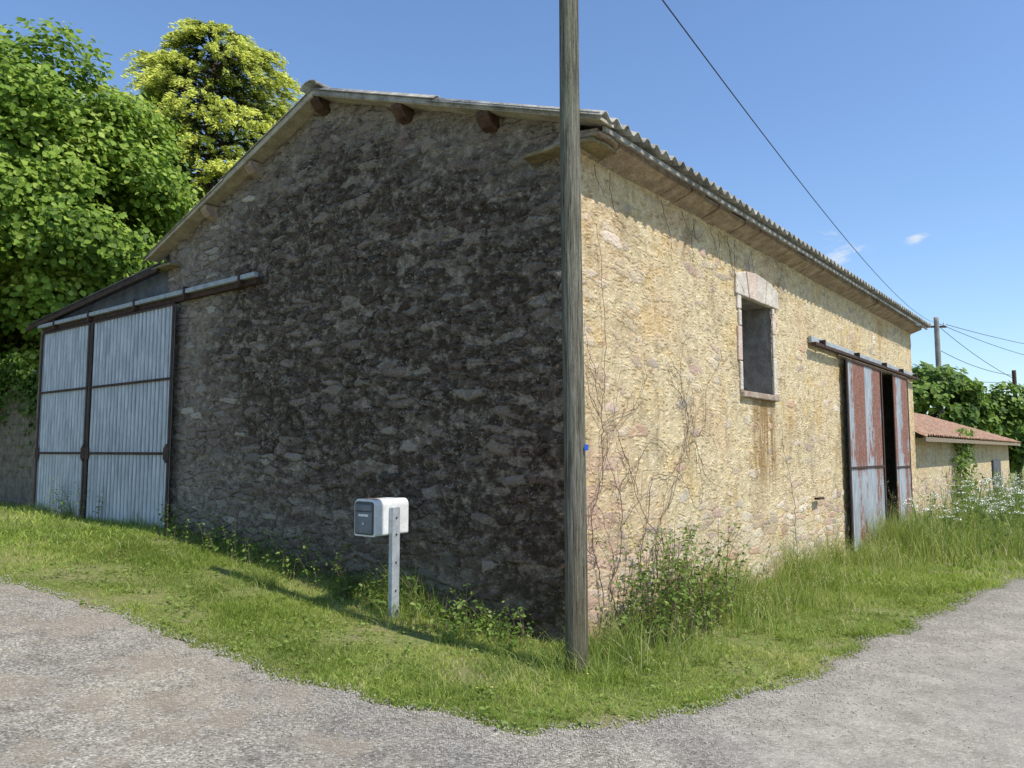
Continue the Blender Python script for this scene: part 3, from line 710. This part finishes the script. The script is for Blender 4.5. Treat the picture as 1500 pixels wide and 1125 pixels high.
weeds("nettle_clump",cen(90,-.45,-.06,2.4,6.4,.10,.50),leafsz=(.03,.07),nl=13)
weeds("nettle_clump",cen(14,-.4,-.15,8.3,9.6,.3,.7),leafsz=(.03,.06),nl=16)
weeds("wild_shrub",cen(40,9,14,-2.4,-.6,.4,1.0),leafsz=(.05,.09),nl=18)
weeds("wild_shrub",cen(110,13.5,27,-2.6,-.2,.5,1.35),leafsz=(.06,.13),nl=22)
iv,_,_=ab_points(900,19,21.5,-.1,.2)
iv[:,2]=rng.uniform(-.1,2.2,len(iv)); x,y=toxy(rng.normal(20.2,.7,len(iv)),rng.uniform(-.1,.22,len(iv))); iv[:,0]=x; iv[:,1]=y
leaves("ivy",iv,np.tile([.7,-.6,.4],(len(iv),1))+rng.normal(size=(len(iv),3))*.4,rng.uniform(.08,.16,len(iv)),M_hedge,.5+rng.normal(size=len(iv))*.25)
n_=5500
bq=rng.uniform(11.1,17,n_); zq=3.2-rng.exponential(.28,n_); zq=np.clip(zq+.25*np.sin(bq*3),1.2,3.5)
x,y=toxy(rng.uniform(.12,.32,n_),bq)
leaves("ivy",np.stack([x,y,zq],1),np.tile([-.6,-.75,.4],(n_,1))+rng.normal(size=(n_,3))*.4,rng.uniform(.06,.13,n_),M_hedge,.25+rng.normal(size=n_)*.2)
e=empty("cow_parsley"); FC=[];ST=[]
for (x,y,h) in cen(130,8.0,20,-2.7,-.8,.6,1.15):
    z=float(zt(x,y)); dx,dy=rng.normal(size=2)*.1
    ST.append([(x,y,z),(x+dx*.4,y+dy*.4,z+h*.6),(x+dx,y+dy,z+h)])
    for k_ in range(3):
        ux,uy,uz=x+dx+rng.normal()*.09,y+dy+rng.normal()*.09,z+h+rng.normal()*.06
        ST.append([(x+dx*.4,y+dy*.4,z+h*.6),(ux,uy,uz)])
        for _ in range(16):
            FC.append((ux+rng.normal()*.035,uy+rng.normal()*.035,uz+rng.normal()*.01))
FC=np.array(FC)
leaves("flower_heads",FC,np.tile([0,0,1.],(len(FC),1))+rng.normal(size=(len(FC),3))*.5,rng.uniform(.013,.027,len(FC)),M_flower,np.zeros(len(FC)),e,1.)
curve_obj("stems",ST,.004,simple("green_stem",(.14,.22,.05),(.22,.3,.08),5,.8,0),e)
q=sample(1700,-7,6,4.4,10)
C=np.repeat(q,7,0)+np.concatenate([rng.normal(size=(len(q)*7,2))*.035,rng.uniform(.015,.05,(len(q)*7,1))],1)
leaves("clover_patch",C,np.tile([0,0,1.],(len(C),1))+rng.normal(size=(len(C),3))*.4,rng.uniform(.02,.05,len(C)),M_weed,.8+rng.normal(size=len(C))*.2,None,.6)
q=sample(200,-7,6,4.4,10); q[:,2]+=rng.uniform(.04,.09,len(q))
leaves("dandelion_flowers",q,np.tile([0,0,1.],(len(q),1)),rng.uniform(.012,.02,len(q)),simple("flower_yellow",(.7,.5,.05),(.8,.7,.3),9,.8,0),np.zeros(len(q)),None,1.)

tw=[]
def creep(a,z,ang,ln,th,dep):
    pts=[(a,-.03,z,th)]; n=int(ln/.05)
    for i in range(n):
        ang+=rng.normal()*.25; ang=ang*.97
        a+=math.sin(ang)*.05; z+=math.cos(ang)*.05
        if z>4.1 or a<.03: break
        pts.append((a,-.022+rng.normal()*.004,z,th*(1-.6*i/n)))
        if dep<4 and rng.random()<.135: creep(a,z,ang+rng.choice([-1,1])*rng.uniform(.3,1.),ln*(1-i/n)*rng.uniform(.3,.7),th*.65,dep+1)
    if len(pts)>2: tw.append(pts)
for a0,z0,l in ((.3,.3,3.4),(.5,.2,2.6),(.9,.3,3.7),(1.25,.3,3.0),(1.5,.3,2.),(5.2,.3,1.8)): creep(a0,z0,rng.normal()*.2,l,1.0,0)
for i in range(12): creep(rng.uniform(.2,4.5),4.1,math.pi+rng.normal()*.4,rng.uniform(.3,.9),.7,2)
curve_obj("dried_creeper",tw,.0046,M_twig,None).matrix_world=Matrix.Translation((CX,CY,0))@Matrix.Rotation(ANG,4,'Z')

# ---------------------------------------------------------------- trees
def limb_poly(p,q,r0,r1,n=6,w=.15):
    p=np.array(p,float);q=np.array(q,float);o=[]
    for i,t in enumerate(np.linspace(0,1,n)):
        c=p+(q-p)*t+(rng.normal(size=3)*w if 0<i<n-1 else 0); o.append((*c,r0+(r1-r0)*t))
    return o
def broadleaf(name,x,y,cz,rx,rz,nblob,nleaf,lsz,mat,blob=(.6,1.2),trunk=.22):
    z0=float(zt(x,y)); e=empty(name,(x,y,z0))
    limbs=[limb_poly((0,0,-.2),(0,0,cz),trunk,trunk*.5)]
    C=[];Nn=[];K=[]
    for i in range(nblob):
        v=rng.normal(size=3); v/=np.linalg.norm(v); rad=rng.uniform(.45,1)**.5
        c=np.array([v[0]*rx*rad,v[1]*rx*rad,cz+v[2]*rz*rad]); br=rng.uniform(*blob)
        if i%2==0: limbs.append(limb_poly((0,0,cz-rz*.7+rng.uniform(0,rz*.7)),c,trunk*.35,.02))
        m=int(nleaf/nblob*(br/np.mean(blob))**2)
        d_=rng.normal(size=(m,3)); d_/=np.linalg.norm(d_,axis=1)[:,None]
        rr=br*rng.uniform(.5,1.15,m)
        lump=1+.3*np.sin(d_[:,0]*5+i)*np.sin(d_[:,1]*5+i*2)*np.sin(d_[:,2]*4)
        C.append(c+d_*(rr*lump)[:,None]*np.array([1,1,.75])); Nn.append(d_*.5+v*.4+np.array([.3,-.3,.6])+rng.normal(size=(m,3))*.5)
        K.append(.47+rng.normal()*.12+rng.normal(size=m)*.24+.15*d_[:,2])
    C=np.concatenate(C);Nn=np.concatenate(Nn);K=np.concatenate(K)
    leaves("crown",C,Nn,rng.uniform(lsz*.7,lsz*1.3,len(C)),mat,K,e,.85,.2)
    curve_obj("trunk_and_limbs",limbs,1.0,M_bark,e)
    return e
broadleaf("linden_tree",-11.9,18.4,6.4,3.4,4.2,130,95000,.14,M_linden,(.5,1.05),.3)
broadleaf("linden_tree",-12.4,16.4,3.9,2.3,2.4,50,30000,.14,M_linden,(.5,.9),.2)
def cedar(name,x,y,H,R0):
    z0=float(zt(x,y)); e=empty(name,(x,y,z0)); limbs=[limb_poly((0,0,-.3),(0,0,H*.97),.35,.03,10,.04)]
    C=[];D=[];K=[]
    nb=120; zb=5.5
    for i in range(nb):
        t=(i+.5)/nb; z=zb+(H-zb-.3)*t**.92
        u_=(z-zb)/(H-zb)
        L_=R0*(1-u_**3.4)*rng.uniform(.65,1.12)+.4
        an=i*2.399+rng.normal()*.25; rise=rng.uniform(.0,.25)
        ca,sa=math.cos(an),math.sin(an)
        limbs.append(limb_poly((0,0,z-.2),(ca*L_,sa*L_,z+rise*L_*.5),.06,.01,5,.04))
        ns=int(10+L_*8.5)
        for s in range(ns):
            u=rng.uniform(.2,1.0)**.8
            side=rng.uniform(-1,1)*(.22+.46*u*(1.15-u))*L_*.85
            r_=L_*u
            c0=np.array([ca*r_-sa*side,sa*r_+ca*side,z+rise*r_*.5-abs(side)*.22-.10*u*u*L_*.4])
            m=50
            dv=np.array([ca-sa*side*.6,sa+ca*side*.6,0.]); dv/=np.linalg.norm(dv)
            ln=rng.uniform(.3,.65); tt_=rng.random(m)
            pts=c0+dv[None]*(tt_*ln)[:,None]+np.array([0,0,-1.])[None]*(tt_**2*ln*.75)[:,None]+rng.normal(size=(m,3))*np.array([.05,.05,.03])
            C.append(pts); D.append(np.tile(dv,(m,1))+np.array([0,0,-.5])*tt_[:,None]+rng.normal(size=(m,3))*.45)
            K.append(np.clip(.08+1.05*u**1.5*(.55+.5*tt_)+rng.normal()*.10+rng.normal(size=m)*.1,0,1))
    C=np.concatenate(C);D=np.concatenate(D);K=np.concatenate(K)
    up=D/np.linalg.norm(D,axis=1)[:,None]
    nn=np.cross(up,rng.normal(size=up.shape))*.5+np.array([.3,-.4,.6])
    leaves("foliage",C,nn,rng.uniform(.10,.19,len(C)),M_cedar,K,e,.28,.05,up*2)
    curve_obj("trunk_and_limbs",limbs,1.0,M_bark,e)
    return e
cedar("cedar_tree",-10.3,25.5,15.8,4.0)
broadleaf("tree",22.5,41.5,3.6,3.0,2.6,40,9000,.32,M_hedge,(.6,1.2),.2)
broadleaf("tree",26.3,42.5,3.2,2.0,2.2,30,6000,.32,M_hedge,(.6,1.0),.2)
broadleaf("tree",-15,24,6,4,4,50,12000,.3,M_linden,(.8,1.4),.2)
C=[];K=[]
for i in range(260):
    x=rng.uniform(-160,260); y=rng.uniform(150,190); s=rng.uniform(3,6)
    m=90; d_=rng.normal(size=(m,3)); d_/=np.linalg.norm(d_,axis=1)[:,None]
    C.append(np.array([x,y,s*.7])+d_*s*rng.uniform(.6,1,(m,1))); K.append(.3+rng.normal(size=m)*.2)
C=np.concatenate(C);K=np.concatenate(K)
leaves("distant_trees",C,rng.normal(size=C.shape)+np.array([.3,-.5,.6]),rng.uniform(1.2,2.4,len(C)),M_hedge,K)

# ---------------------------------------------------------------- light, sky, camera
EL=math.radians(55)
S=Vector((.817*math.cos(EL),-.577*math.cos(EL),math.sin(EL))).normalized()
sun=bpy.data.lights.new("sun",'SUN'); sun.energy=5.0; sun.angle=math.radians(.5); sun.color=(1,.95,.87)
so=link(bpy.data.objects.new("sun",sun)); so.rotation_euler=S.to_track_quat('Z','Y').to_euler()
w=bpy.data.worlds.new("World"); scn.world=w; w.use_nodes=True
t=NT(w); bg=t.n['Background']
sky=t.node('ShaderNodeTexSky',sky_type='NISHITA'); sky.sun_disc=False; sky.sun_elevation=EL; sky.sun_rotation=math.atan2(S.x,S.y)
sky.air_density=1.15; sky.dust_density=.4; sky.ozone_density=3.0; sky.altitude=50
co=t.node('ShaderNodeTexCoord').outputs['Generated']
nz=t.noise(t.vm('MULTIPLY',co,(1,1,2.6)),14,5,.62)
def cloud(px,py,pz,r):
    v=Vector((px,py,pz)).normalized()
    dd=t.node('ShaderNodeVectorMath',operation='DISTANCE'); t.set(dd.inputs[0],t.vm('MULTIPLY',co,(1,1,1.8))); dd.inputs[1].default_value=(v.x,v.y,v.z*1.8)
    return t.ss(dd.outputs['Value'],r,r*.1)
cm=t.m('MAXIMUM',t.m('MAXIMUM',cloud(.435,.98,.257,.05),cloud(.531,.98,.277,.028)),cloud(.413,.98,.272,.045))
cl=t.m('MULTIPLY',t.ss(t.m('ADD',nz,t.m('MULTIPLY',cm,.2)),.60,.78),cm)
col=t.mix(1.,sky.outputs[0],(1.04,1.14,1.28),'MULTIPLY')
col=t.mix(t.m('MULTIPLY',cl,.8),col,(5.4,5.8,6.2))
t.set(bg.inputs[0],col); bg.inputs[1].default_value=.15
cam=bpy.data.cameras.new("camera"); cam.lens=27.05; cam.sensor_width=36; cam.clip_end=3000; cam.clip_start=.05
co_=link(bpy.data.objects.new("camera",cam)); co_.location=(0,0,1.6); co_.rotation_euler=(math.radians(90)+math.atan(97.5/1127),0,0)
scn.camera=co_
scn.view_settings.view_transform='Standard'; scn.view_settings.look='None'; scn.view_settings.exposure=0
